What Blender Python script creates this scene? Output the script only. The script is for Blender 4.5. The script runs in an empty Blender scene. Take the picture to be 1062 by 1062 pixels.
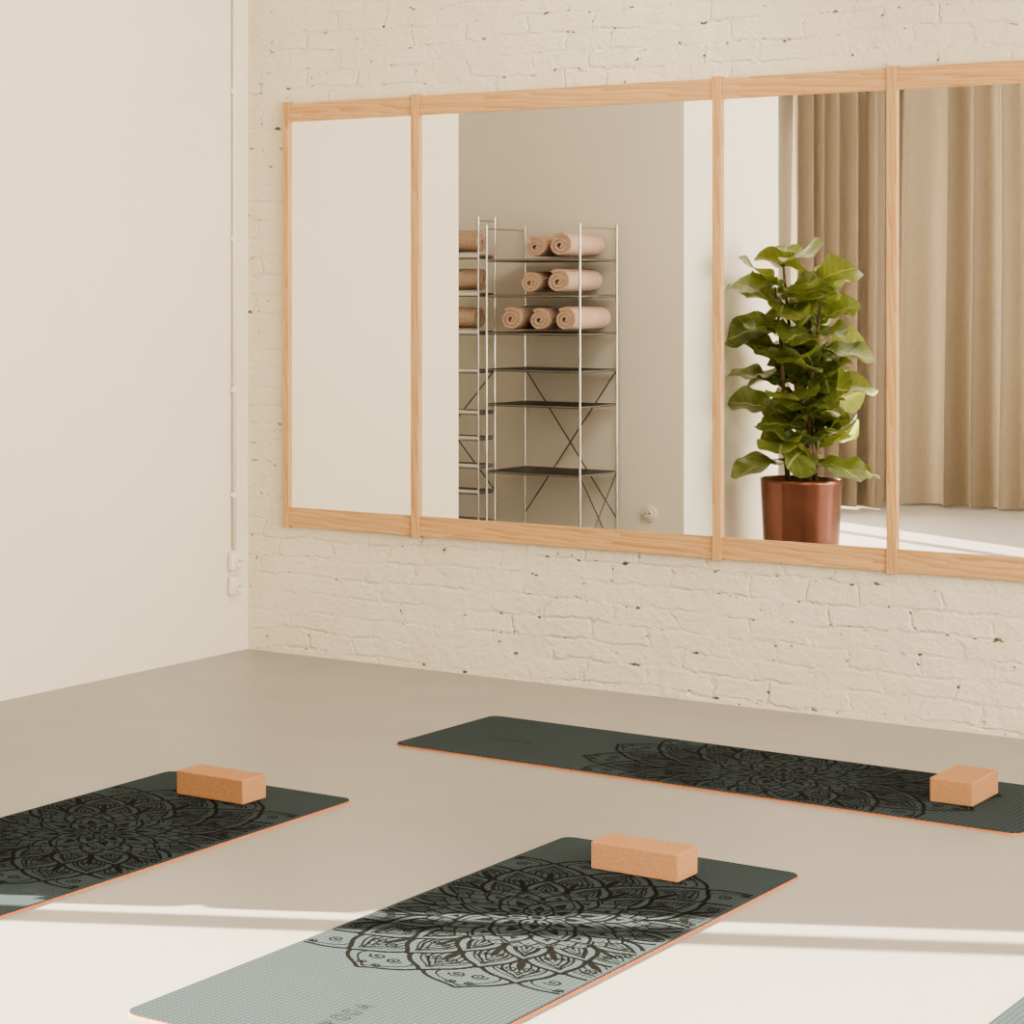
import bpy, bmesh, math, random
from mathutils import Vector, Matrix
random.seed(7)
PI = math.pi
COL = bpy.context.scene.collection
vs = bpy.context.scene.view_settings
try:
    vs.view_transform = 'AgX'; vs.look = 'AgX - Medium High Contrast'; vs.exposure = .42
except Exception as ex: print(ex)

# ------------------------------------------------------------------ materials
def new_mat(name, color=(.8, .8, .8), rough=.6, metal=0.0, spec=.5):
    m = bpy.data.materials.new(name); m.use_nodes = True
    nt = m.node_tree; b = nt.nodes['Principled BSDF']
    b.inputs['Base Color'].default_value = (*color, 1)
    b.inputs['Roughness'].default_value = rough
    b.inputs['Metallic'].default_value = metal
    b.inputs['Specular IOR Level'].default_value = spec
    return m, nt, b
def N(nt, t, **kw):
    n = nt.nodes.new(t)
    for k, v in kw.items(): setattr(n, k, v)
    return n
def noise(nt, vec, scale, detail=4, rough=.55):
    n = N(nt, 'ShaderNodeTexNoise'); n.inputs['Scale'].default_value = scale
    n.inputs['Detail'].default_value = detail; n.inputs['Roughness'].default_value = rough
    if vec is not None: nt.links.new(vec, n.inputs['Vector'])
    return n.outputs['Fac']
def ramp(nt, fac, stops):
    r = N(nt, 'ShaderNodeValToRGB'); e = r.color_ramp.elements
    while len(e) < len(stops): e.new(.5)
    for i, (p, c) in enumerate(stops):
        e[i].position = p; e[i].color = (*c, 1) if len(c) == 3 else c
    nt.links.new(fac, r.inputs['Fac']); return r.outputs['Color']
def math_(nt, op, a, b=None):
    n = N(nt, 'ShaderNodeMath', operation=op)
    for i, v in enumerate((a, b)):
        if v is None: continue
        if isinstance(v, (int, float)): n.inputs[i].default_value = v
        else: nt.links.new(v, n.inputs[i])
    return n.outputs[0]
def bump(nt, b, h, strength, dist):
    n = N(nt, 'ShaderNodeBump'); n.inputs['Strength'].default_value = strength
    n.inputs['Distance'].default_value = dist
    nt.links.new(h, n.inputs['Height']); nt.links.new(n.outputs['Normal'], b.inputs['Normal'])
def objco(nt): return N(nt, 'ShaderNodeTexCoord').outputs['Object']
def mapping(nt, vec, scale):
    n = N(nt, 'ShaderNodeMapping'); n.inputs['Scale'].default_value = scale
    nt.links.new(vec, n.inputs['Vector']); return n.outputs['Vector']

def plaster_mat(name, c):
    m, nt, b = new_mat(name, c, .9, spec=.2); co = objco(nt)
    d = tuple(x * .955 for x in c)
    nt.links.new(ramp(nt, noise(nt, co, 1.3, 5), [(.3, d), (.7, c)]), b.inputs['Base Color'])
    bump(nt, b, noise(nt, co, 9, 6), .12, .01); return m
M_PLASTER = plaster_mat('smooth_plaster', (.825, .752, .615))
M_RECESS = plaster_mat('recess_plaster', (.89, .835, .745))  # plaster copy lightened, its colour makes up for missing light
M_CEIL = plaster_mat('ceiling_paint', (.82, .77, .69))

def brick_mat():
    m, nt, b = new_mat('painted_brick', (.8, .72, .6), .52, spec=.42); co = objco(nt)
    sep = N(nt, 'ShaderNodeSeparateXYZ'); nt.links.new(co, sep.inputs[0])
    cmb = N(nt, 'ShaderNodeCombineXYZ')
    nt.links.new(sep.outputs['X'], cmb.inputs['X']); nt.links.new(sep.outputs['Z'], cmb.inputs['Y'])
    def warp(vec, scale, amt, det):
        nz = N(nt, 'ShaderNodeTexNoise'); nz.inputs['Scale'].default_value = scale; nz.inputs['Detail'].default_value = det
        nt.links.new(co, nz.inputs['Vector'])
        v1 = N(nt, 'ShaderNodeVectorMath', operation='MULTIPLY_ADD')
        nt.links.new(nz.outputs['Color'], v1.inputs[0]); v1.inputs[1].default_value = amt
        nt.links.new(vec, v1.inputs[2]); return v1.outputs[0]
    vec = warp(cmb.outputs[0], 2.6, (.26, .06, 0), 1)
    vec = warp(vec, 13, (.065, .030, 0), 3)
    vec = warp(vec, 48, (.022, .020, 0), 2)
    br = N(nt, 'ShaderNodeTexBrick')
    nt.links.new(vec, br.inputs['Vector'])
    br.inputs['Scale'].default_value = 1; br.inputs['Brick Width'].default_value = .235
    br.inputs['Row Height'].default_value = .074; br.inputs['Mortar Size'].default_value = .0100
    br.inputs['Mortar Smooth'].default_value = .95
    br.inputs['Color1'].default_value = (.0, .0, .0, 1); br.inputs['Color2'].default_value = (1, 1, 1, 1)
    br.inputs['Mortar'].default_value = (.5, .5, .5, 1)
    fac = br.outputs['Fac']
    fill = ramp(nt, noise(nt, co, 6.0, 5), [(.41, (.10,) * 3), (.63, (1.0,) * 3)])
    h = math_(nt, 'MULTIPLY', math_(nt, 'SUBTRACT', 1.0, math_(nt, 'MULTIPLY', fac, fill)), .64)
    h = math_(nt, 'ADD', h, math_(nt, 'MULTIPLY', noise(nt, co, 10, 2, .5), 1.35))
    h = math_(nt, 'ADD', h, math_(nt, 'MULTIPLY', noise(nt, co, 30, 5, .72), 1.15))
    h = math_(nt, 'ADD', h, math_(nt, 'MULTIPLY', br.outputs['Color'], .50))
    pit = ramp(nt, noise(nt, mapping(nt, co, (1, 1, 1.9)), 23, 3, .55), [(.625, (0, 0, 0)), (.655, (1, 1, 1))])
    near = ramp(nt, fac, [(.25, (0, 0, 0)), (.5, (1, 1, 1))])
    p2 = ramp(nt, noise(nt, co, 34, 1, .5), [(.75, (0, 0, 0)), (.77, (.7, .7, .7))])
    pitm = math_(nt, 'MAXIMUM', math_(nt, 'MULTIPLY', pit, near), p2)
    base = ramp(nt, noise(nt, co, 3, 5), [(.3, (.785, .705, .555)), (.7, (.84, .76, .61))])
    mx = N(nt, 'ShaderNodeMix', data_type='RGBA')
    nt.links.new(pitm, mx.inputs['Factor']); nt.links.new(base, mx.inputs[6]); mx.inputs[7].default_value = (.16, .11, .07, 1)
    nt.links.new(mx.outputs[2], b.inputs['Base Color'])
    h = math_(nt, 'SUBTRACT', h, math_(nt, 'MULTIPLY', pitm, .7))
    bump(nt, b, h, .64, .014); return m
M_BRICK = brick_mat()

def floor_mat():
    m, nt, b = new_mat('poured_floor', (.42, .37, .32), .34, spec=.45); co = objco(nt)
    nt.links.new(ramp(nt, noise(nt, co, .7, 4, .5), [(.3, (.294, .275, .257)), (.7, (.308, .289, .270))]), b.inputs['Base Color'])
    nt.links.new(ramp(nt, noise(nt, co, 3, 4), [(.3, (.29,) * 3), (.7, (.35,) * 3)]), b.inputs['Roughness'])
    bump(nt, b, noise(nt, co, 30, 4), .02, .003); return m
M_FLOOR = floor_mat()

def wood_mat(name, axis):
    m, nt, b = new_mat(name, (.7, .42, .22), .5, spec=.3); co = objco(nt)
    sc = [70, 70, 70]; sc[axis] = 1.8
    v = mapping(nt, co, sc)
    n1 = noise(nt, v, 1.2, 6, .65)
    sc2 = [8, 8, 8]; sc2[axis] = .55
    w = N(nt, 'ShaderNodeTexWave'); w.bands_direction = 'DIAGONAL'; w.wave_profile = 'SAW'
    w.inputs['Scale'].default_value = 3.8; w.inputs['Distortion'].default_value = 11; w.inputs['Detail'].default_value = 3
    nt.links.new(mapping(nt, co, sc2), w.inputs['Vector'])
    f = math_(nt, 'ADD', math_(nt, 'MULTIPLY', n1, .68), math_(nt, 'MULTIPLY', w.outputs['Fac'], .32))
    nt.links.new(ramp(nt, f, [(.22, (.45, .23, .09)), (.48, (.59, .345, .16)), (.78, (.66, .43, .23))]), b.inputs['Base Color'])
    bump(nt, b, f, .05, .002); return m
M_WOODX = wood_mat('pine_rail', 0); M_WOODZ = wood_mat('pine_stile', 2)
M_MIRROR, _, _ = new_mat('mirror_silver', (.92, .91, .89), 0.0, 1.0)
M_WHITE, _, _ = new_mat('white_plastic', (.80, .735, .61), .5)
M_GREY, _, _ = new_mat('dark_slot', (.05, .05, .05), .5)
M_CHROME, _, _ = new_mat('chrome_tube', (.50, .48, .46), .3, 1.0)
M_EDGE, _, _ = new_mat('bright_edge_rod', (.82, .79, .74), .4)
M_SHELF, nt_, b_ = new_mat('black_shelf', (.035, .03, .027), .5)
nt_.links.new(ramp(nt_, noise(nt_, objco(nt_), 20, 3), [(.3, (.018, .016, .015)), (.7, (.030, .027, .025))]), b_.inputs['Base Color'])
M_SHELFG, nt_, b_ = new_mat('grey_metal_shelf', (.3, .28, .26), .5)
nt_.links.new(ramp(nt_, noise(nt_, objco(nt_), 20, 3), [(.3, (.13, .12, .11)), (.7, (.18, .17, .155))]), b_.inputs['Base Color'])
M_BRACE, _, _ = new_mat('brace_wire', (.10, .09, .08), .4, .6)

def towel_mat():
    m, nt, b = new_mat('terry_towel', (.62, .42, .32), .95, spec=.1); co = objco(nt)
    nt.links.new(ramp(nt, noise(nt, co, 90, 3), [(.3, (.55, .375, .285)), (.7, (.67, .485, .385))]), b.inputs['Base Color'])
    bump(nt, b, noise(nt, co, 110, 3), .7, .007); return m
M_TOWEL = towel_mat()

def cork_mat():
    m, nt, b = new_mat('cork', (.62, .34, .18), .85, spec=.12); co = objco(nt)
    a = noise(nt, co, 300, 3, .6)
    nt.links.new(ramp(nt, a, [(.28, (.30, .145, .068)), (.42, (.43, .222, .112)), (.6, (.475, .252, .132)), (.78, (.56, .34, .20))]), b.inputs['Base Color'])
    bump(nt, b, a, .12, .001); return m
M_CORK = cork_mat()

def mat_top():
    m, nt, b = new_mat('mat_rubber', (.08, .1, .1), .9, spec=.05); co = objco(nt)
    w = []
    for d in ('X', 'Y'):
        wv = N(nt, 'ShaderNodeTexWave'); wv.bands_direction = d
        wv.inputs['Scale'].default_value = 26 if d == 'X' else 20; nt.links.new(co, wv.inputs['Vector'])
        w.append(ramp(nt, wv.outputs['Fac'], [(.0, (0, 0, 0)), (.35, (1, 1, 1))]))
    g = math_(nt, 'MULTIPLY', w[0], w[1])
    nt.links.new(ramp(nt, g, [(0, (.033, .042, .046)), (1, (.055, .073, .078))]), b.inputs['Base Color'])
    bump(nt, b, g, .15, .001); return m
M_MAT = mat_top()
M_INK, _, _ = new_mat('mandala_ink', (.006, .006, .006), .8, spec=.06)
M_MATUNDER, nt_, b_ = new_mat('mat_underside', (.62, .20, .075), .8)
nt_.links.new(ramp(nt_, noise(nt_, objco(nt_), 60, 3), [(.3, (.52, .16, .05)), (.7, (.64, .23, .08))]), b_.inputs['Base Color'])

def pot_mat():
    m, nt, b = new_mat('glazed_pot', (.20, .06, .035), .24, metal=.6, spec=.6); co = objco(nt)
    nt.links.new(ramp(nt, noise(nt, co, 5, 4), [(.3, (.190, .076, .050)), (.7, (.245, .103, .070))]), b.inputs['Base Color']); return m
M_POT = pot_mat()
M_SOIL, nt_, b_ = new_mat('soil', (.05, .035, .025), .95)
bump(nt_, b_, noise(nt_, objco(nt_), 60, 4), .8, .01)
M_STEM, nt_, b_ = new_mat('bark', (.16, .11, .07), .9)
bump(nt_, b_, noise(nt_, objco(nt_), 40, 4), .6, .01)
def leaf_mat():
    m, nt, b = new_mat('fig_leaf', (.05, .12, .03), .28, spec=.75)
    uv = N(nt, 'ShaderNodeUVMap'); sep = N(nt, 'ShaderNodeSeparateXYZ'); nt.links.new(uv.outputs[0], sep.inputs[0])
    s = math_(nt, 'ABSOLUTE', math_(nt, 'SUBTRACT', sep.outputs['X'], .5))
    mid = math_(nt, 'LESS_THAN', s, .024)
    side = math_(nt, 'SINE', math_(nt, 'MULTIPLY', math_(nt, 'SUBTRACT', sep.outputs['Y'], math_(nt, 'MULTIPLY', s, .55)), 40))
    side = math_(nt, 'GREATER_THAN', side, .955)
    v = math_(nt, 'MAXIMUM', mid, math_(nt, 'MULTIPLY', side, .45))
    base = ramp(nt, noise(nt, objco(nt), 6, 3), [(.30, (.032, .058, .012)), (.50, (.095, .132, .030)), (.70, (.225, .245, .080))])  # wide tone range: shade and highlights put into the leaf colour
    mx = N(nt, 'ShaderNodeMix', data_type='RGBA'); nt.links.new(v, mx.inputs['Factor']); nt.links.new(base, mx.inputs[6])
    mx.inputs[7].default_value = (.36, .40, .18, 1)
    nt.links.new(mx.outputs[2], b.inputs['Base Color'])
    tr = N(nt, 'ShaderNodeBsdfTranslucent'); tr.inputs['Color'].default_value = (.44, .48, .12, 1)
    ms = N(nt, 'ShaderNodeMixShader'); ms.inputs[0].default_value = .24
    out = nt.nodes['Material Output']
    nt.links.new(b.outputs[0], ms.inputs[1]); nt.links.new(tr.outputs[0], ms.inputs[2]); nt.links.new(ms.outputs[0], out.inputs['Surface'])
    return m
M_LEAF = leaf_mat()
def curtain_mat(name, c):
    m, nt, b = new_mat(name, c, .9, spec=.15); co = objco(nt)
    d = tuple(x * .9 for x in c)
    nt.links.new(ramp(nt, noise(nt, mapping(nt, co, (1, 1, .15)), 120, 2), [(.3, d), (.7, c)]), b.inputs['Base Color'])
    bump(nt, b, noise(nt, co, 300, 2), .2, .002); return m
M_CURT1 = curtain_mat('curtain_linen_shade_tint', (.180, .142, .102)); M_CURT2 = curtain_mat('curtain_linen', (.290, .238, .176))  # first is a darker copy of the linen, shade put into its colour
M_WFRAME, _, _ = new_mat('window_frame_paint', (.62, .60, .57), .4)

# ------------------------------------------------------------------ helpers
def obj(name, bm, mats, parent=None, smooth=False, loc=None):
    me = bpy.data.meshes.new(name); bm.to_mesh(me); bm.free()
    for mm in (mats if isinstance(mats, (list, tuple)) else [mats]): me.materials.append(mm)
    if smooth:
        for p in me.polygons: p.use_smooth = True
    o = bpy.data.objects.new(name, me); COL.objects.link(o)
    if parent: o.parent = parent
    if loc: o.location = loc
    return o
def tag(o, label, cat, group=None):
    o['label'] = label; o['category'] = cat
    if group: o['group'] = group
    return o
def thing(name, label, cat, loc, rotz=0, group=None):
    o = bpy.data.objects.new(name, None); COL.objects.link(o); o.empty_display_size = .1
    o.location = loc; o.rotation_euler = (0, 0, rotz); return tag(o, label, cat, group)
def dup(root, loc, rotz, label):
    r = root.copy(); COL.objects.link(r); r.location = loc; r.rotation_euler = (0, 0, rotz); r['label'] = label
    for ch in list(root.children):
        c = ch.copy(); COL.objects.link(c); c.parent = r
        for g in list(ch.children):
            d = g.copy(); COL.objects.link(d); d.parent = c
    return r
def box(bm, x0, x1, y0, y1, z0, z1):
    v = [bm.verts.new(p) for p in ((x0, y0, z0), (x1, y0, z0), (x1, y1, z0), (x0, y1, z0), (x0, y0, z1), (x1, y0, z1), (x1, y1, z1), (x0, y1, z1))]
    for f in ((0, 3, 2, 1), (4, 5, 6, 7), (0, 1, 5, 4), (1, 2, 6, 5), (2, 3, 7, 6), (3, 0, 4, 7)):
        bm.faces.new([v[i] for i in f])
def boxes(*bs, bevel=0, seg=2):
    bm = bmesh.new()
    for b in bs: box(bm, *b)
    if bevel: bmesh.ops.bevel(bm, geom=bm.edges[:], offset=bevel, segments=seg, affect='EDGES', profile=.6)
    return bm
def tube(bm, p0, p1, r, seg=10, r1=None):
    p0, p1 = Vector(p0), Vector(p1); d = (p1 - p0).normalized()
    a = d.orthogonal().normalized(); c = d.cross(a); r1 = r if r1 is None else r1
    A = [bm.verts.new(p0 + (a * math.cos(2 * PI * i / seg) + c * math.sin(2 * PI * i / seg)) * r) for i in range(seg)]
    B = [bm.verts.new(p1 + (a * math.cos(2 * PI * i / seg) + c * math.sin(2 * PI * i / seg)) * r1) for i in range(seg)]
    for i in range(seg):
        j = (i + 1) % seg; bm.faces.new((A[i], A[j], B[j], B[i]))
    bm.faces.new(A[::-1]); bm.faces.new(B)
def rod(name, p, q, r, m, parent, seg=8):
    bm = bmesh.new(); tube(bm, p, q, r, seg); return obj(name, bm, m, parent)
def lathe(bm, prof, seg=48, cap=True):
    rings = [[bm.verts.new((r * math.cos(2 * PI * i / seg), r * math.sin(2 * PI * i / seg), z)) for i in range(seg)] for r, z in prof]
    for a, b in zip(rings, rings[1:]):
        for i in range(seg):
            j = (i + 1) % seg; bm.faces.new((a[i], a[j], b[j], b[i]))
    if cap: bm.faces.new(rings[0][::-1])
    return rings
def struct(name, bm, m):
    o = obj(name, bm, m); o['kind'] = 'structure'; return o

# ------------------------------------------------------------------ the room
XR, YB, ZC = 8.0, -9.5, 3.3
struct('floor', boxes((-1.8, XR + .2, YB - .2, .2, -.1, 0)), M_FLOOR)
struct('ceiling', boxes((-1.8, XR + .2, YB - .2, .2, ZC, ZC + .1)), M_CEIL)
struct('wall_back', boxes((0, XR + .2, 0, .2, 0, ZC)), M_BRICK)
struct('wall_left', boxes((-1.8, 0, -1.757, .2, 0, ZC)), M_PLASTER)
struct('wall_recess', boxes((-1.8, -1.6, -3.136, -1.757, 0, ZC)), M_RECESS)
struct('wall_pier', boxes((-1.8, .485, -4.333, -3.136, 0, ZC)), M_RECESS)
struct('wall_window', boxes((-.80, -.60, -8.05, -4.333, 3.0, ZC), (-.80, -.60, YB, -8.05, 0, ZC)), M_PLASTER)
struct('wall_rear', boxes((-.8, XR + .2, YB - .2, YB, 0, ZC)), M_PLASTER)
struct('wall_right', boxes((XR, XR + .2, YB, -8.6, 0, ZC), (XR, XR + .2, -1.2, 0, 0, ZC), (XR, XR + .2, -8.6, -1.2, 0, .4), (XR, XR + .2, -8.6, -1.2, 3.0, ZC)), M_PLASTER)
# windows (the right-hand one is unseen, added to brighten the room)
wl = [(-.70, -.62, -4.40, -4.333, .0, 3.0), (-.70, -.62, -8.05, -7.98, 0, 3.0), (-.70, -.62, -7.98, -4.40, 2.93, 3.0), (-.70, -.62, -7.98, -4.40, 0, .06),
      (-.70, -.62, -5.245, -5.165, .06, 2.93), (-.70, -.62, -6.62, -6.53, .06, 2.93), (-.70, -.62, -7.36, -7.04, .06, 2.93)]
struct('window_1', boxes(*wl), M_WFRAME)
wr = [(XR + .06, XR + .14, -8.6, -1.2, .4, .48), (XR + .06, XR + .14, -8.6, -1.2, 2.92, 3.0)]
for k in range(6):
    y = -8.6 + k * (7.4 - .08) / 5; wr.append((XR + .06, XR + .14, y, y + .08, .48, 2.92))
struct('added_window', boxes(*wr), M_WFRAME)  # unseen window, added so the room gets more light

# ------------------------------------------------------------------ wall mirror
mo = Vector((2.0, 0, .503))
mir = thing('wall_mirror', 'long pine-framed mirror in four panels hung on the white painted brick wall', 'mirror', mo)
SX = [(.190, .216), (.772, .806), (1.978, 2.010), (2.586, 2.619), (3.79, 3.824)]
for a, b in SX:
    obj('stile', boxes((a - mo.x, b - mo.x, -.034, 0, 0, 1.690), bevel=.0008, seg=1), M_WOODZ, mir)
for (_, a), (b, _) in zip(SX, SX[1:]):
    x0, x1 = a - mo.x, b - mo.x
    obj('top_rail', boxes((x0, x1, -.027, 0, 2.113 - mo.z, 2.186 - mo.z), bevel=.0008, seg=1), M_WOODX, mir)
    obj('bottom_rail', boxes((x0, x1, -.027, 0, .510 - mo.z, .586 - mo.z), bevel=.0008, seg=1), M_WOODX, mir)
    obj('mirror_panel', boxes((x0, x1, -.020, -.014, .586 - mo.z, 2.113 - mo.z)), M_MIRROR, mir)

# ------------------------------------------------------------------ conduit and sockets in the corner
cd = thing('cable_conduit', 'thin white cable conduit running down the left wall beside the corner', 'pipe', (.011, -.112, .41))
bm = bmesh.new(); tube(bm, (0, 0, 0), (0, 0, ZC - .41), .0085, 14); obj('pipe', bm, M_WHITE, cd, True)
for z in (.62, 1.04, 1.64, 2.23, 2.9):
    bm = boxes((-.011, .004, -.018, .018, z - .41, z - .41 + .020), bevel=.003)
    tube(bm, (0, 0, z - .41), (0, 0, z - .41 + .020), .0115, 14); obj('clip', bm, M_WHITE, cd)
def wall_plate(name, label, loc, rotz, kind, cat, group=None):
    t = thing(name, label, cat, loc, rotz, group)      # local: wall is at +y, faces -y
    dz = 0
    if kind == 'box':
        obj('back_box', boxes((-.036, .036, -.030, 0, -.038, .038), bevel=.0135, seg=5), M_WHITE, t, True); dz = -.0105
    else:
        bm = bmesh.new(); tube(bm, (0, 0, 0), (0, -.020, 0), .040, 36, .037); obj('plate', bm, M_WHITE, t)
    bm = bmesh.new(); tube(bm, (0, -.0195 + dz, 0), (0, -.0275 + dz, 0), .027, 28, .024); obj('socket_ring', bm, M_WHITE, t)
    bm = bmesh.new(); tube(bm, (0, -.0275 + dz, 0), (0, -.0285 + dz, 0), .020, 24); obj('socket_face', bm, M_PLASTER, t)
    for s in (-1, 1):
        bm = bmesh.new(); tube(bm, (s * .009, -.0285 + dz, 0), (s * .009, -.0295 + dz, 0), .0036, 10); obj('pin_hole', bm, M_GREY, t)
    return t
wall_plate('wall_socket', 'upper of two stacked white sockets on the left wall under the conduit', (0, -.112, .366), PI / 2, 'box', 'socket', 'stacked corner sockets')
wall_plate('wall_socket', 'lower of two stacked white sockets on the left wall by the corner', (0, -.112, .268), PI / 2, 'box', 'socket', 'stacked corner sockets')
wall_plate('wall_socket', 'white round socket on the shaded wall right of the shelving, seen in the mirror', (.305, -3.136, .336), PI, 'round', 'socket')

# ------------------------------------------------------------------ yoga mats
ML, MW = 1.93, .635
def rrect(L, W, r, seg=8):
    pts = []
    for cx, cy, a0 in ((W / 2 - r, L / 2 - r, 0), (-W / 2 + r, L / 2 - r, 90), (-W / 2 + r, -L / 2 + r, 180), (W / 2 - r, -L / 2 + r, 270)):
        for k in range(seg + 1):
            a = math.radians(a0 + 90 * k / seg); pts.append((cx + r * math.cos(a), cy + r * math.sin(a)))
    return pts
def slab(bm, pts, z0, z1, mi=0):
    A = [bm.verts.new((x, y, z0)) for x, y in pts]; B = [bm.verts.new((x, y, z1)) for x, y in pts]
    n = len(pts); fs = [bm.faces.new(A[::-1]), bm.faces.new(B)]
    for i in range(n):
        j = (i + 1) % n; fs.append(bm.faces.new((A[i], A[j], B[j], B[i])))
    for f in fs: f.material_index = mi
ZT = .0078
VMAX = MW / 2 - .006
CY = .185
SIL = []            # silhouettes of the rings already drawn: functions angle -> radius
def hidden(x, y):
    r = math.hypot(x, y - CY); a = math.atan2(x, y - CY)
    return any(r < f(a) for f in SIL)
def quad(bm, q):
    f = bm.faces.new([bm.verts.new((x, y, ZT)) for x, y in q]); f.material_index = 1
def stroke(bm, pts, w, closed=False, clip=False):
    n = len(pts); L, R = [], []
    for i in range(n):
        a = pts[(i - 1) % n] if (closed or i > 0) else pts[i]
        b = pts[(i + 1) % n] if (closed or i < n - 1) else pts[i]
        dx, dy = b[0] - a[0], b[1] - a[1]; l = math.hypot(dx, dy) or 1
        nx, ny = -dy / l * w / 2, dx / l * w / 2
        L.append((pts[i][0] + nx, pts[i][1] + ny)); R.append((pts[i][0] - nx, pts[i][1] - ny))
    for i in range(n if closed else n - 1):
        j = (i + 1) % n; q = [R[i], R[j], L[j], L[i]]
        if max(abs(p[0]) for p in q) > VMAX or max(abs(p[1]) for p in q) > ML / 2 - .01: continue
        if clip and hidden((pts[i][0] + pts[j][0]) / 2, (pts[i][1] + pts[j][1]) / 2): continue
        quad(bm, q)
def disc(bm, x, y, r, seg=10, clip=False):
    if abs(x) + r > VMAX or (clip and hidden(x, y)): return
    quad(bm, [(x + r * math.cos(2 * PI * i / seg), y + r * math.sin(2 * PI * i / seg)) for i in range(seg)])
def pol(r, a): return (r * math.sin(a), CY + r * math.cos(a))
def hfun(t):        # half-width of a lotus petal: full rounded belly, short pointed tip
    return max(0.0, (1 - t ** 2.6)) ** .85 * (.80 + .52 * math.sin(PI * min(1, t * 1.10))) * (1 - .38 * max(0, (t - .74) / .26))
def lotus(bm, a, w, r0, r1, sw, lim=9, n=64):
    for s in (-1, 1):
        run = []
        for i in range(n + 1):
            t = 1 - (1 - i / n) ** 1.4; h = w * hfun(t)
            if h <= lim: run.append(pol(r0 + (r1 - r0) * t, a + s * h))
            else:
                if len(run) > 1: stroke(bm, run, sw, clip=True)
                run = []
        if len(run) > 1: stroke(bm, run, sw, clip=True)
def solid(bm, a, w, r0, r1, n=30):          # the same petal filled in
    P = [(r0 + (r1 - r0) * t, w * hfun(t)) for t in [1 - (1 - i / n) ** 1.4 for i in range(n + 1)]]
    for (ra, ha), (rb, hb) in zip(P, P[1:]):
        q = [pol(ra, a - ha), pol(ra, a + ha), pol(rb, a + hb), pol(rb, a - hb)]
        if max(abs(p[0]) for p in q) > VMAX or any(hidden(*p) for p in q): continue
        if hb < 1e-6: q = q[:3]
        quad(bm, q)
def teardrop(bm, cr, ca, L, W, rot=0, n=12):
    cx, cy = pol(cr, ca); ux, uy = math.sin(ca + rot), math.cos(ca + rot); vx, vy = uy, -ux
    prof = [(-.5 + i / n, math.sin(PI * (i / n) ** .6) * .5) for i in range(n + 1)]
    if abs(cx) + L * .5 * abs(ux) + W * .5 * abs(vx) > VMAX: return
    for (ta, ha), (tb, hb) in zip(prof, prof[1:]):
        q = [(cx + ux * ta * L - vx * ha * W, cy + uy * ta * L - vy * ha * W), (cx + ux * ta * L + vx * ha * W, cy + uy * ta * L + vy * ha * W),
             (cx + ux * tb * L + vx * hb * W, cy + uy * tb * L + vy * hb * W), (cx + ux * tb * L - vx * hb * W, cy + uy * tb * L - vy * hb * W)]
        if any(hidden(*p) for p in q): continue
        if ha < 1e-6: q = q[1:]
        elif hb < 1e-6: q = q[:3]
        quad(bm, q)
def curl(bm, cr, ca, r, sgn, sw, turns=1.35, n=30):
    cx, cy = pol(cr, ca); pts = []
    if abs(cx) + r > VMAX: return
    for i in range(n + 1):
        t = i / n; q = ca + sgn * (PI * .5 - turns * 2 * PI * t); rr = r * (1 - .80 * t)
        pts.append((cx + rr * math.sin(q), cy + rr * math.cos(q)))
    stroke(bm, pts, sw, clip=True); disc(bm, *pts[-1], sw * .9, 8, True)
def ring(bm, n, off, wf, r0, r1, sw, kind):
    step = 2 * PI / n; w = wf * step / 2; lim = step / 2
    L = r1 - r0; rm = r0 + L * .6
    for i in range(n):
        a = i * step + off * step
        if abs(pol(r0 + L * .45, a)[0]) > VMAX: continue
        lotus(bm, a, w, r0, r1, sw, lim)
        if kind == 0:
            teardrop(bm, r0 + L * .58, a, L * .44, w * rm * .55)
        if kind == 1:
            solid(bm, a, w * .44, r0, r0 + L * .70)
        if kind == 2:
            lotus(bm, a, w * .68, r0, r1 - L * .16, sw * .42, lim)
            solid(bm, a, w * .30, r0, r0 + L * .62)
        if kind == 3:
            lotus(bm, a, w - sw * 1.8 / rm, r0, r1 - sw * 2.8, sw * .36, lim)
            lotus(bm, a, w * .50, r0, r0 + L * .77, sw * .50, lim)
            lotus(bm, a, w * .30, r0, r0 + L * .64, sw * .36, lim)
            solid(bm, a, w * .13, r0, r0 + L * .50)
            for s in (-1, 1):
                for k in range(15):
                    t = .14 + .76 * k / 14
                    disc(bm, *pol(r0 + (L - sw * 5.0) * t, a + s * (w * .70) * hfun(t)), sw * .25, 8, True)
        if kind == 4:       # lacy outermost petals
            lotus(bm, a, w * .72, r0, r1 - L * .12, sw * .42, lim)
            for s in (-1, 1): curl(bm, r0 + L * .70, a + s * .034, .0125, s, sw * .42)
            disc(bm, *pol(r0 + L * .84, a), sw * .36, 9, True)
    def sil(ang, step=step, off=off, w=w, r0=r0, r1=r1, sw=sw):
        d = abs(((ang - off * step + step / 2) % step) - step / 2)
        if w * hfun(.40) < d: lo, hi = 0.0, 0.0
        else: lo, hi = .40, 1.0
        for _ in range(13):
            m = (lo + hi) / 2
            if w * hfun(m) > d: lo = m
            else: hi = m
        return r0 + (r1 - r0) * lo + sw * .5
    SIL.append(sil)
def scallops(bm, n, off, r, h, sw):
    step = 2 * PI / n
    for i in range(n):
        a = (i + off) * step
        stroke(bm, [pol(r + h * math.sin(PI * q / 12), a - step / 2 + step * q / 12) for q in range(13)], sw, clip=True)
        disc(bm, *pol(r + h * .35, a), sw * .55, 9, True)
    SIL.append(lambda ang: r + h * abs(math.sin(((ang / step - off + .5) % 1) * PI)) + sw * .5)
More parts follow.
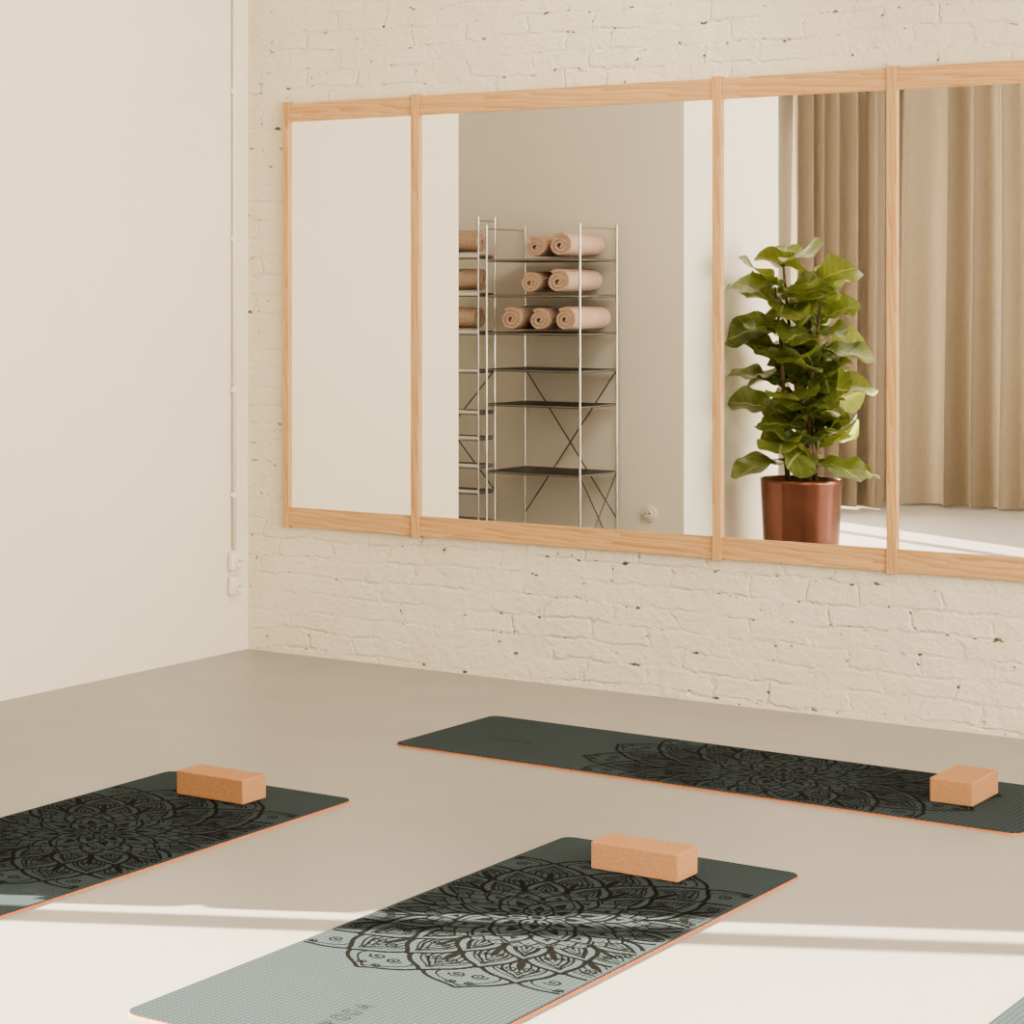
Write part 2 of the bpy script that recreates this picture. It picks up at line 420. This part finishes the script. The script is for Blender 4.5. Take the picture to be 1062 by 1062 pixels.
def mandala(bm):
    disc(bm, 0, CY, .013, 18)
    stroke(bm, [pol(.022, 2 * PI * i / 40) for i in range(40)], .0045, True)
    SIL.append(lambda a: .0245)
    W = .78
    ring(bm, 8, 0, W, .014, .080, .0062, 0)
    ring(bm, 8, .5, W, .042, .132, .0075, 1)
    ring(bm, 8, 0, W, .078, .196, .0092, 2)
    SIL.append(lambda a: .150)
    ring(bm, 16, .5, W, .135, .228, .0070, 1)
    scallops(bm, 32, 0, .214, .022, .0052)
    scallops(bm, 32, .5, .232, .022, .0050)
    ring(bm, 16, 0, W, .200, .356, .0100, 3)
    for i in range(16):
        for s in (-1, 1): curl(bm, .332, (i + .5) * PI / 8 + s * .048, .0135, s, .0042)
    ring(bm, 16, .5, W, .275, .446, .0104, 3)
    for i in range(16):
        a = i * PI / 8
        for s in (-1, 1): curl(bm, .426, a + s * .050, .0185, s, .0046)
        disc(bm, *pol(.448, a), .005, 10, True)
    ring(bm, 16, 0, W, .360, .530, .0104, 3)
    for i in range(16):
        a = (i + .5) * PI / 8
        for s in (-1, 1): curl(bm, .510, a + s * .046, .0195, s, .0048)
    ring(bm, 16, .5, W, .470, .604, .0090, 4)
def logo(bm):
    cu, cv = -.705, .042; k = .0160
    def T(x, y): return (cv - y, cu + x)       # reads along the mat's length
    def outline(pts, d):
        L, R = [], []
        for i in range(len(pts)):
            a = pts[max(0, i - 1)]; b = pts[min(len(pts) - 1, i + 1)]
            dx, dy = b[0] - a[0], b[1] - a[1]; l = math.hypot(dx, dy) or 1
            L.append((pts[i][0] - dy / l * d, pts[i][1] + dx / l * d)); R.append((pts[i][0] + dy / l * d, pts[i][1] - dx / l * d))
        return L, R
    A = [q * PI / 10 for q in range(21)]
    LT = {'Y': [[(-.7, 1), (-.5, .35), (0, -.05), (.5, .35), (.7, 1)], [(0, -.15), (0, -1)]], 'O': [[(.85 * math.cos(q), math.sin(q)) for q in A]],
          'G': [[(.85 * math.cos(q), math.sin(q)) for q in A[2:18]] + [(.78, -.1), (.2, -.1)]], 'A': [[(-.75, -1), (-.5, .3), (0, 1), (.5, .3), (.75, -1)], [(-.4, -.2), (.4, -.2)]]}
    for i, ch in enumerate('YOGA'):
        for st in LT[ch]:
            P = [(-.066 + i * .044 + x * k, y * k) for x, y in st]
            for side in outline(P, .0038): stroke(bm, [T(*p) for p in side], .0014)
mat0 = thing('yoga_mat', 'dark yoga mat with its front half in sunlight, cork block at its far end', 'yoga mat', (2.815, -3.145, 0), 0, 'mandala yoga mats')
bm = bmesh.new(); slab(bm, rrect(ML + .004, MW + .004, .034), 0, .0042); obj('underside_layer', bm, M_MATUNDER, mat0)['label'] = 'orange underside layer showing at the edge'
bm = bmesh.new(); slab(bm, rrect(ML, MW, .032), .0042, .0074); mandala(bm); SIL.clear(); logo(bm); obj('printed_layer', bm, [M_MAT, M_INK], mat0)['label'] = 'dark rubber top with black mandala print'
dup(mat0, (1.515, -3.115, 0), math.radians(.6), 'dark yoga mat nearest the left wall, running out of the left edge')
dup(mat0, (2.460, -1.065, 0), math.radians(-91.0), 'dark yoga mat lying lengthwise along the brick wall under the mirror')
dup(mat0, (4.186, -3.46, 0), PI, 'sunlit yoga mat of which only a corner shows at bottom right')

# ------------------------------------------------------------------ cork blocks
BX, BY, BZ = .229, .118, .068
blk = boxes((-BX / 2, BX / 2, -BY / 2, BY / 2, 0, BZ), bevel=.004, seg=3)
b0 = tag(obj('cork_block', blk, M_CORK, loc=(2.820, -2.402, ZT)), 'cork yoga block on the far end of the half-sunlit middle mat', 'yoga block', 'cork yoga blocks')
def dupb(loc, rz, label):
    o = b0.copy(); COL.objects.link(o); o.location = loc; o.rotation_euler = (0, 0, rz); o['label'] = label
dupb((1.510, -2.352, ZT), 0, 'cork yoga block on the mat nearest the left wall')
dupb((3.163, -1.045, ZT), PI / 2, 'cork yoga block turned crosswise on the mat under the mirror')

# ------------------------------------------------------------------ shelving and towels
YF = -2.6965        # front of both units
def shelving(label, x0, x1, levels, top, board, bright, dim):
    t = thing('shelving_unit', label, 'shelf', ((x0 + x1) / 2, YF - dim / 2, 0), 0, 'chrome shelving units')
    w = (x1 - x0) / 2; d = dim / 2
    for sx in (-1, 1):
        for sy in (-1, 1):
            u = rod('upright', (sx * w, sy * d, .012), (sx * w, sy * d, top), .0058, M_CHROME, t, 12)
            rod('foot', (sx * w, sy * d, 0), (sx * w, sy * d, .012), .014, M_GREY, u, 12)
        for z in levels + [top - .02]:
            rod('side_rail', (sx * w, -d, z), (sx * w, d, z), .0032, M_CHROME, t)
    for z in levels:
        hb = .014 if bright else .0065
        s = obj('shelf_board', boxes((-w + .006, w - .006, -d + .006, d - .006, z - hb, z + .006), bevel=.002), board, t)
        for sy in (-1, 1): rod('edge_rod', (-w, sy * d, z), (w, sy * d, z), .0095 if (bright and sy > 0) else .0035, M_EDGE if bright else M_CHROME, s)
    def cross(p, q, r, s):
        rod('cross_brace', p, q, .0030, M_BRACE, t, 6); rod('cross_brace', r, s, .0030, M_BRACE, t, 6)
    yb = -d     # rear (away from the mirror)
    m2 = min(levels, key=lambda z: abs(z - 1.04))
    if not bright:
        cross((-w, yb, .30), (w, yb, m2), (-w, yb, m2), (w, yb, .30))
        cross((w, -d, .10), (w, d, levels[1]), (w, -d, levels[1]), (w, d, .10))
    else:
        cross((-w, yb, .43), (w, yb, m2), (-w, yb, m2), (w, yb, .43))
    return t
shelving('chrome shelving unit with black shelves and rolled towels, right of the two in the mirror', -.366, .144, [.12, .536, .872, 1.046, 1.229, 1.416, 1.594], 1.772, M_SHELF, False, .407)
shelving('chrome shelving unit mostly hidden behind the wall edge, left of the two in the mirror', -.930, -.412, [.12, .28, .43, .56, .70, .83, 1.04, 1.233, 1.426, 1.618], 1.815, M_SHELFG, True, .17)
def towel_bm(R=.066, L=.39, turns=2.6, n=96):
    bm = bmesh.new(); th = (R - .006) / turns * .465
    inn, outr = [], []
    for i in range(n + 1):
        t = i / n; r = .006 + (R - .006 - th) * t; a = turns * 2 * PI * t - PI * .5
        for lst, rr in ((inn, r - th * .5), (outr, r + th)):
            rr = max(rr, .001) * (1 + .035 * math.sin(2 * a + 1))
            lst.append((rr * math.cos(a), rr * math.sin(a) + R))
    ys = [(-L / 2, .93), (-L / 2 + .006, .975), (-L / 2 + .018, 1.0), (0, 1.03), (L / 2 - .018, 1.0), (L / 2 - .006, .975), (L / 2, .93)]
    def ring_(y, s): return ([bm.verts.new((x * s, y, (z - R) * s + R)) for x, z in inn], [bm.verts.new((x * s, y, (z - R) * s + R)) for x, z in outr])
    rs = [ring_(*q) for q in ys]
    for (a, b), (c, d) in zip(rs, rs[1:]):
        for i in range(n):
            bm.faces.new((b[i], b[i + 1], d[i + 1], d[i])); bm.faces.new((a[i + 1], a[i], c[i], c[i + 1]))
        bm.faces.new((a[0], b[0], d[0], c[0])); bm.faces.new((b[n], a[n], c[n], d[n]))
    for q, fl in ((rs[0], 0), (rs[-1], 1)):
        for i in range(n):
            f = (q[0][i], q[0][i + 1], q[1][i + 1], q[1][i]); bm.faces.new(f if fl else f[::-1])
    return bm
tw0 = None
spots = [(-.108, 1.594, 'rolled tan towel on the top shelf, the left one of the pair'), (.030, 1.594, 'rolled tan towel on the top shelf beside the right upright'),
         (-.135, 1.416, 'rolled tan towel on the second shelf, the left one of the pair'), (.020, 1.416, 'rolled tan towel on the second shelf beside the right upright'),
         (-.228, 1.229, 'rolled tan towel leftmost of three on the third shelf'), (-.083, 1.229, 'rolled tan towel in the middle of three on the third shelf'), (.062, 1.229, 'rolled tan towel rightmost of three on the third shelf'),
         (-.630, 1.618, 'rolled tan towel on the top shelf of the half-hidden left unit'), (-.622, 1.426, 'rolled tan towel on the second shelf of the half-hidden left unit'), (-.635, 1.233, 'rolled tan towel on the third shelf of the half-hidden left unit')]
rt = random.Random(4)
for x, z, lab in spots:
    if tw0 is None:
        tw0 = obj('rolled_towel', towel_bm(), M_TOWEL); o = tw0
    else:
        o = tw0.copy(); COL.objects.link(o)
    left = x < -.4
    o.location = (x, (YF - .085) if left else (-2.895 + rt.uniform(-.004, .004)), z + .0085)
    o.scale = (rt.uniform(.96, 1.06), rt.uniform(.97, 1.0), rt.uniform(.86, 1.02)); o.rotation_euler = (0, 0, (PI / 2 if left else 0) + rt.uniform(-.04, .04))
    tag(o, lab, 'towel', 'rolled towels on the shelves')

# ------------------------------------------------------------------ fiddle leaf fig
px_, py_ = .835, -3.755
pl = thing('potted_plant', 'tall fiddle-leaf fig in a red-brown pot, seen in the mirror', 'plant', (px_, py_, 0))
bm = bmesh.new()
lathe(bm, [(.166, 0), (.174, .006), (.184, .2), (.194, .42), (.197, .475), (.198, .492), (.194, .498), (.186, .494), (.182, .47), (.178, .43)], 64)
obj('pot', bm, M_POT, pl, True)
bm = bmesh.new(); rg = lathe(bm, [(.181, .455), (.10, .463), (.03, .468)], 32, False); bm.faces.new(rg[-1]); obj('soil', bm, M_SOIL, pl)
stems = []
for (ax, ay, tx, ty, h) in ((.00, .00, -.06, .06, 1.58), (.05, -.04, .03, -.04, 1.52), (-.04, .05, -.09, .11, 1.46), (.05, .05, .10, .02, 1.38), (.02, -.06, .09, -.11, 1.18)):
    pts = []
    for i in range(9):
        t = i / 8; pts.append(Vector((ax + (tx - ax) * t + .012 * math.sin(5 * t + ax * 50), ay + (ty - ay) * t + .012 * math.cos(4 * t + ay * 60), .46 + (h - .46) * t)))
    bm = bmesh.new()
    for a, b, i in zip(pts, pts[1:], range(8)): tube(bm, a, b, .014 - .001 * i, 8, .014 - .001 * (i + 1))
    obj('stem', bm, M_STEM, pl, True)
    stems.append(pts)
bm = bmesh.new(); uvl = bm.loops.layers.uv.new('UVMap')
def leaf(base, az, el, L, W, droop, roll):
    d = Vector((math.cos(az) * math.cos(el), math.sin(az) * math.cos(el), math.sin(el)))
    side = Vector((-math.sin(az), math.cos(az), 0)); up = d.cross(side) * -1
    if up.z < 0: up = -up
    q = Matrix.Rotation(roll, 3, d); side = q @ side; up = q @ up
    nt_, ns_ = 14, 8; ph = random.uniform(0, 6)
    pet = .03
    tip = base + d * (pet + L)          # keep the crown a column: shorten leaves that would stick out of it
    out = .7785 * tip.x - .6277 * tip.y
    mx = .37 if tip.z < 1.0 else max(.23, .37 - (tip.z - 1.0) * .22)
    f_ = 1.0
    if out > mx: f_ = max(.55, 1 - (out - mx) / L)
    if out < -.36: f_ = max(.55, 1 - (-.36 - out) / L)
    L *= f_; W *= (f_ + 1) / 2
    tube(bm, base, base + d * (pet + .01), .003, 5)
    grid = []
    for i in range(nt_ + 1):
        t = i / nt_
        w = W * (max(0, math.sin(PI * (t * .965 + .012) ** 1.5)) ** .42) * (1 - .20 * math.exp(-((t - .30) / .15) ** 2)) * .5
        c = base + d * (pet + L * t) - Vector((0, 0, 1)) * droop * L * t * t
        row = []
        for k in range(ns_ + 1):
            s = k / ns_ * 2 - 1
            z = .26 * w * abs(s) ** 1.5 + .014 * math.sin(t * 13 + ph + (2.1 if s > 0 else 0)) * abs(s) ** 1.5 + .004 * math.sin(t * 22 + 2 * s) * (1 - abs(s))
            p = c + side * (w * s) + up * z
            if p.x < -.33: p.x = -.33 + (p.x + .33) * .06
            lim = -4.665 + .613 * (px_ + p.x) - py_
            if p.y < lim: p.y = lim + (p.y - lim) * .12
            row.append((bm.verts.new(p), (k / ns_, t)))
        grid.append(row)
    for i in range(nt_):
        for k in range(ns_):
            q4 = (grid[i][k], grid[i][k + 1], grid[i + 1][k + 1], grid[i + 1][k])
            f = bm.faces.new([v for v, _ in q4])
            for lp, (_, uv) in zip(f.loops, q4): lp[uvl].uv = uv
rnd = random.Random(77)
for si, pts in enumerate(stems):
    n = (22, 19, 18, 18, 14)[si]; az = rnd.uniform(0, 6)
    for k in range(n):
        t = .16 + .84 * k / (n - 1); f = t * 8; i = min(7, int(f)); base = pts[i].lerp(pts[i + 1], f - i)
        az += 2.4 + rnd.uniform(-.4, .4)
        L = rnd.uniform(.19, .31); el = rnd.uniform(-.1, .75) + .4 * max(0, t - .82) * 4
        leaf(base, az, min(el, 1.1), L, L * rnd.uniform(.76, .92), rnd.uniform(.1, .5), rnd.uniform(-.9, .9))
for a in (.3, -.5, -1.3, 2.2, 3.4, -.9):      # low leaves reaching over the pot rim
    leaf(Vector((.07 * math.cos(a), .07 * math.sin(a), .57)), a, .15, rnd.uniform(.26, .32), .23, .42, rnd.uniform(-.3, .3))
obj('foliage', bm, M_LEAF, pl, True)

# ------------------------------------------------------------------ curtains
def curtain(name, label, path, amp, pitch, mat, seed):
    r = random.Random(seed); bm = bmesh.new(); P = [Vector((*p, 0)) for p in path]
    seglen = [(b - a).length for a, b in zip(P, P[1:])]; tot = sum(seglen); n = int(tot / .007)
    H = 3.22; zs = [.015, .3, .9, 1.6, 2.3, 2.9, H]; rows = [[] for _ in zs]
    phs, ams, ph, sp, am = [], [], 0, 1.0, 1.0
    ta = 1.0; cs = 1.0
    for i in range(n + 1):
        if i % 26 == 0: sp = r.uniform(.5, 1.5); ta = r.uniform(.5, 1.25)
        am += (ta - am) * .06; cs += (sp - cs) * .12
        ph += .007 / pitch * 2 * PI * cs; phs.append(ph); ams.append(am)
    for i in range(n + 1):
        s = tot * i / n; k = 0
        while k < len(seglen) - 1 and s > seglen[k]: s -= seglen[k]; k += 1
        d = (P[k + 1] - P[k]).normalized(); c = P[k] + d * s; nrm = Vector((-d.y, d.x, 0))
        for zi, z in enumerate(zs):
            a = amp * ams[i] * (1.0 - .3 * z / H); q = phs[i] + .45 * math.sin(z * 1.1 + i * .02)
            o = a * (math.sin(q) + .22 * math.sin(2 * q + .7)); l = .32 * a * math.cos(q)
            p = c + nrm * o + d * l; rows[zi].append(bm.verts.new((p.x, p.y, z)))
    for a, b in zip(rows, rows[1:]):
        for i in range(n): bm.faces.new((a[i], a[i + 1], b[i + 1], b[i]))
    o = obj(name, bm, mat, None, True); tag(o, label, 'curtain', 'floor-length linen curtains'); return o
curtain('curtain', 'gathered linen curtain coloured dark for shade beside the window edge, seen left in the mirror', [(-.49, -6.96), (-.45, -7.25), (-.37, -7.46), (-.26, -7.6), (-.12, -7.68)], .06, .15, M_CURT1, 1)
curtain('curtain', 'wide pale tan linen curtain hanging in long folds, seen right in the mirror', [(-.42, -8.02), (2.4, -7.94)], .12, .22, M_CURT2, 4)
rail = thing('curtain_rail', 'slim white ceiling rail carrying the wide tan curtain', 'curtain rail', (1.0, -7.96, 3.22))
obj('track', boxes((-1.4, 1.45, -.02, .02, .03, .08), bevel=.003), M_WHITE, rail)
for k in range(20): rod('glider', (-1.3 + k * .14, 0, 0), (-1.3 + k * .14, 0, .035), .004, M_WHITE, rail, 6)

# ------------------------------------------------------------------ light
def look(o, d): o.rotation_euler = Vector(d).to_track_quat('-Z', 'Y').to_euler()
def area(name, loc, d, sx, sy, p, c):
    l = bpy.data.lights.new(name, 'AREA'); l.shape = 'RECTANGLE'; l.size = sx; l.size_y = sy; l.energy = p; l.color = c
    o = bpy.data.objects.new(name, l); COL.objects.link(o); o.location = loc; look(o, d); return o
s = bpy.data.lights.new('sun', 'SUN'); s.energy = 38; s.angle = math.radians(.45); s.color = (1, .89, .71)
so = bpy.data.objects.new('sun', s); COL.objects.link(so); so.location = (-4, -8, 6)
e = math.radians(25); look(so, (.8527 * math.cos(e), .5223 * math.cos(e), -math.sin(e)))
area('window_light_left', (-.85, -5.7, 1.5), (1, 0, 0), 2.5, 2.9, 270, (1, .945, .84))
area('fill_light_right', (XR + .22, -4.9, 1.7), (-1, 0, 0), 7.3, 2.5, 475, (1, .945, .83))  # added fill at the unseen right side, lifts walls and floor
area('recess_fill', (2.3, -.9, ZC - .02), (-.60, -.50, -.62), 1.2, .6, 38, (1, .95, .86))  # no lamp hangs here: added unseen fill aimed at the recess
w = bpy.data.worlds.new('sky'); bpy.context.scene.world = w; w.use_nodes = True
nt = w.node_tree; bg = nt.nodes['Background']; bg.inputs[0].default_value = (1, .96, .90, 1); bg.inputs[1].default_value = 1.0

# ------------------------------------------------------------------ camera
cam = bpy.data.cameras.new('camera'); cam.sensor_width = 36; cam.lens = 2431 / 1062 * 36
cam.shift_x = 471 / 1062; cam.shift_y = -231 / 1062; cam.clip_end = 100
co = bpy.data.objects.new('camera', cam); COL.objects.link(co)
co.location = (5.336, -7.838, 1.45); co.rotation_euler = (PI / 2, 0, math.atan2(.6277, .7785))
bpy.context.scene.camera = co
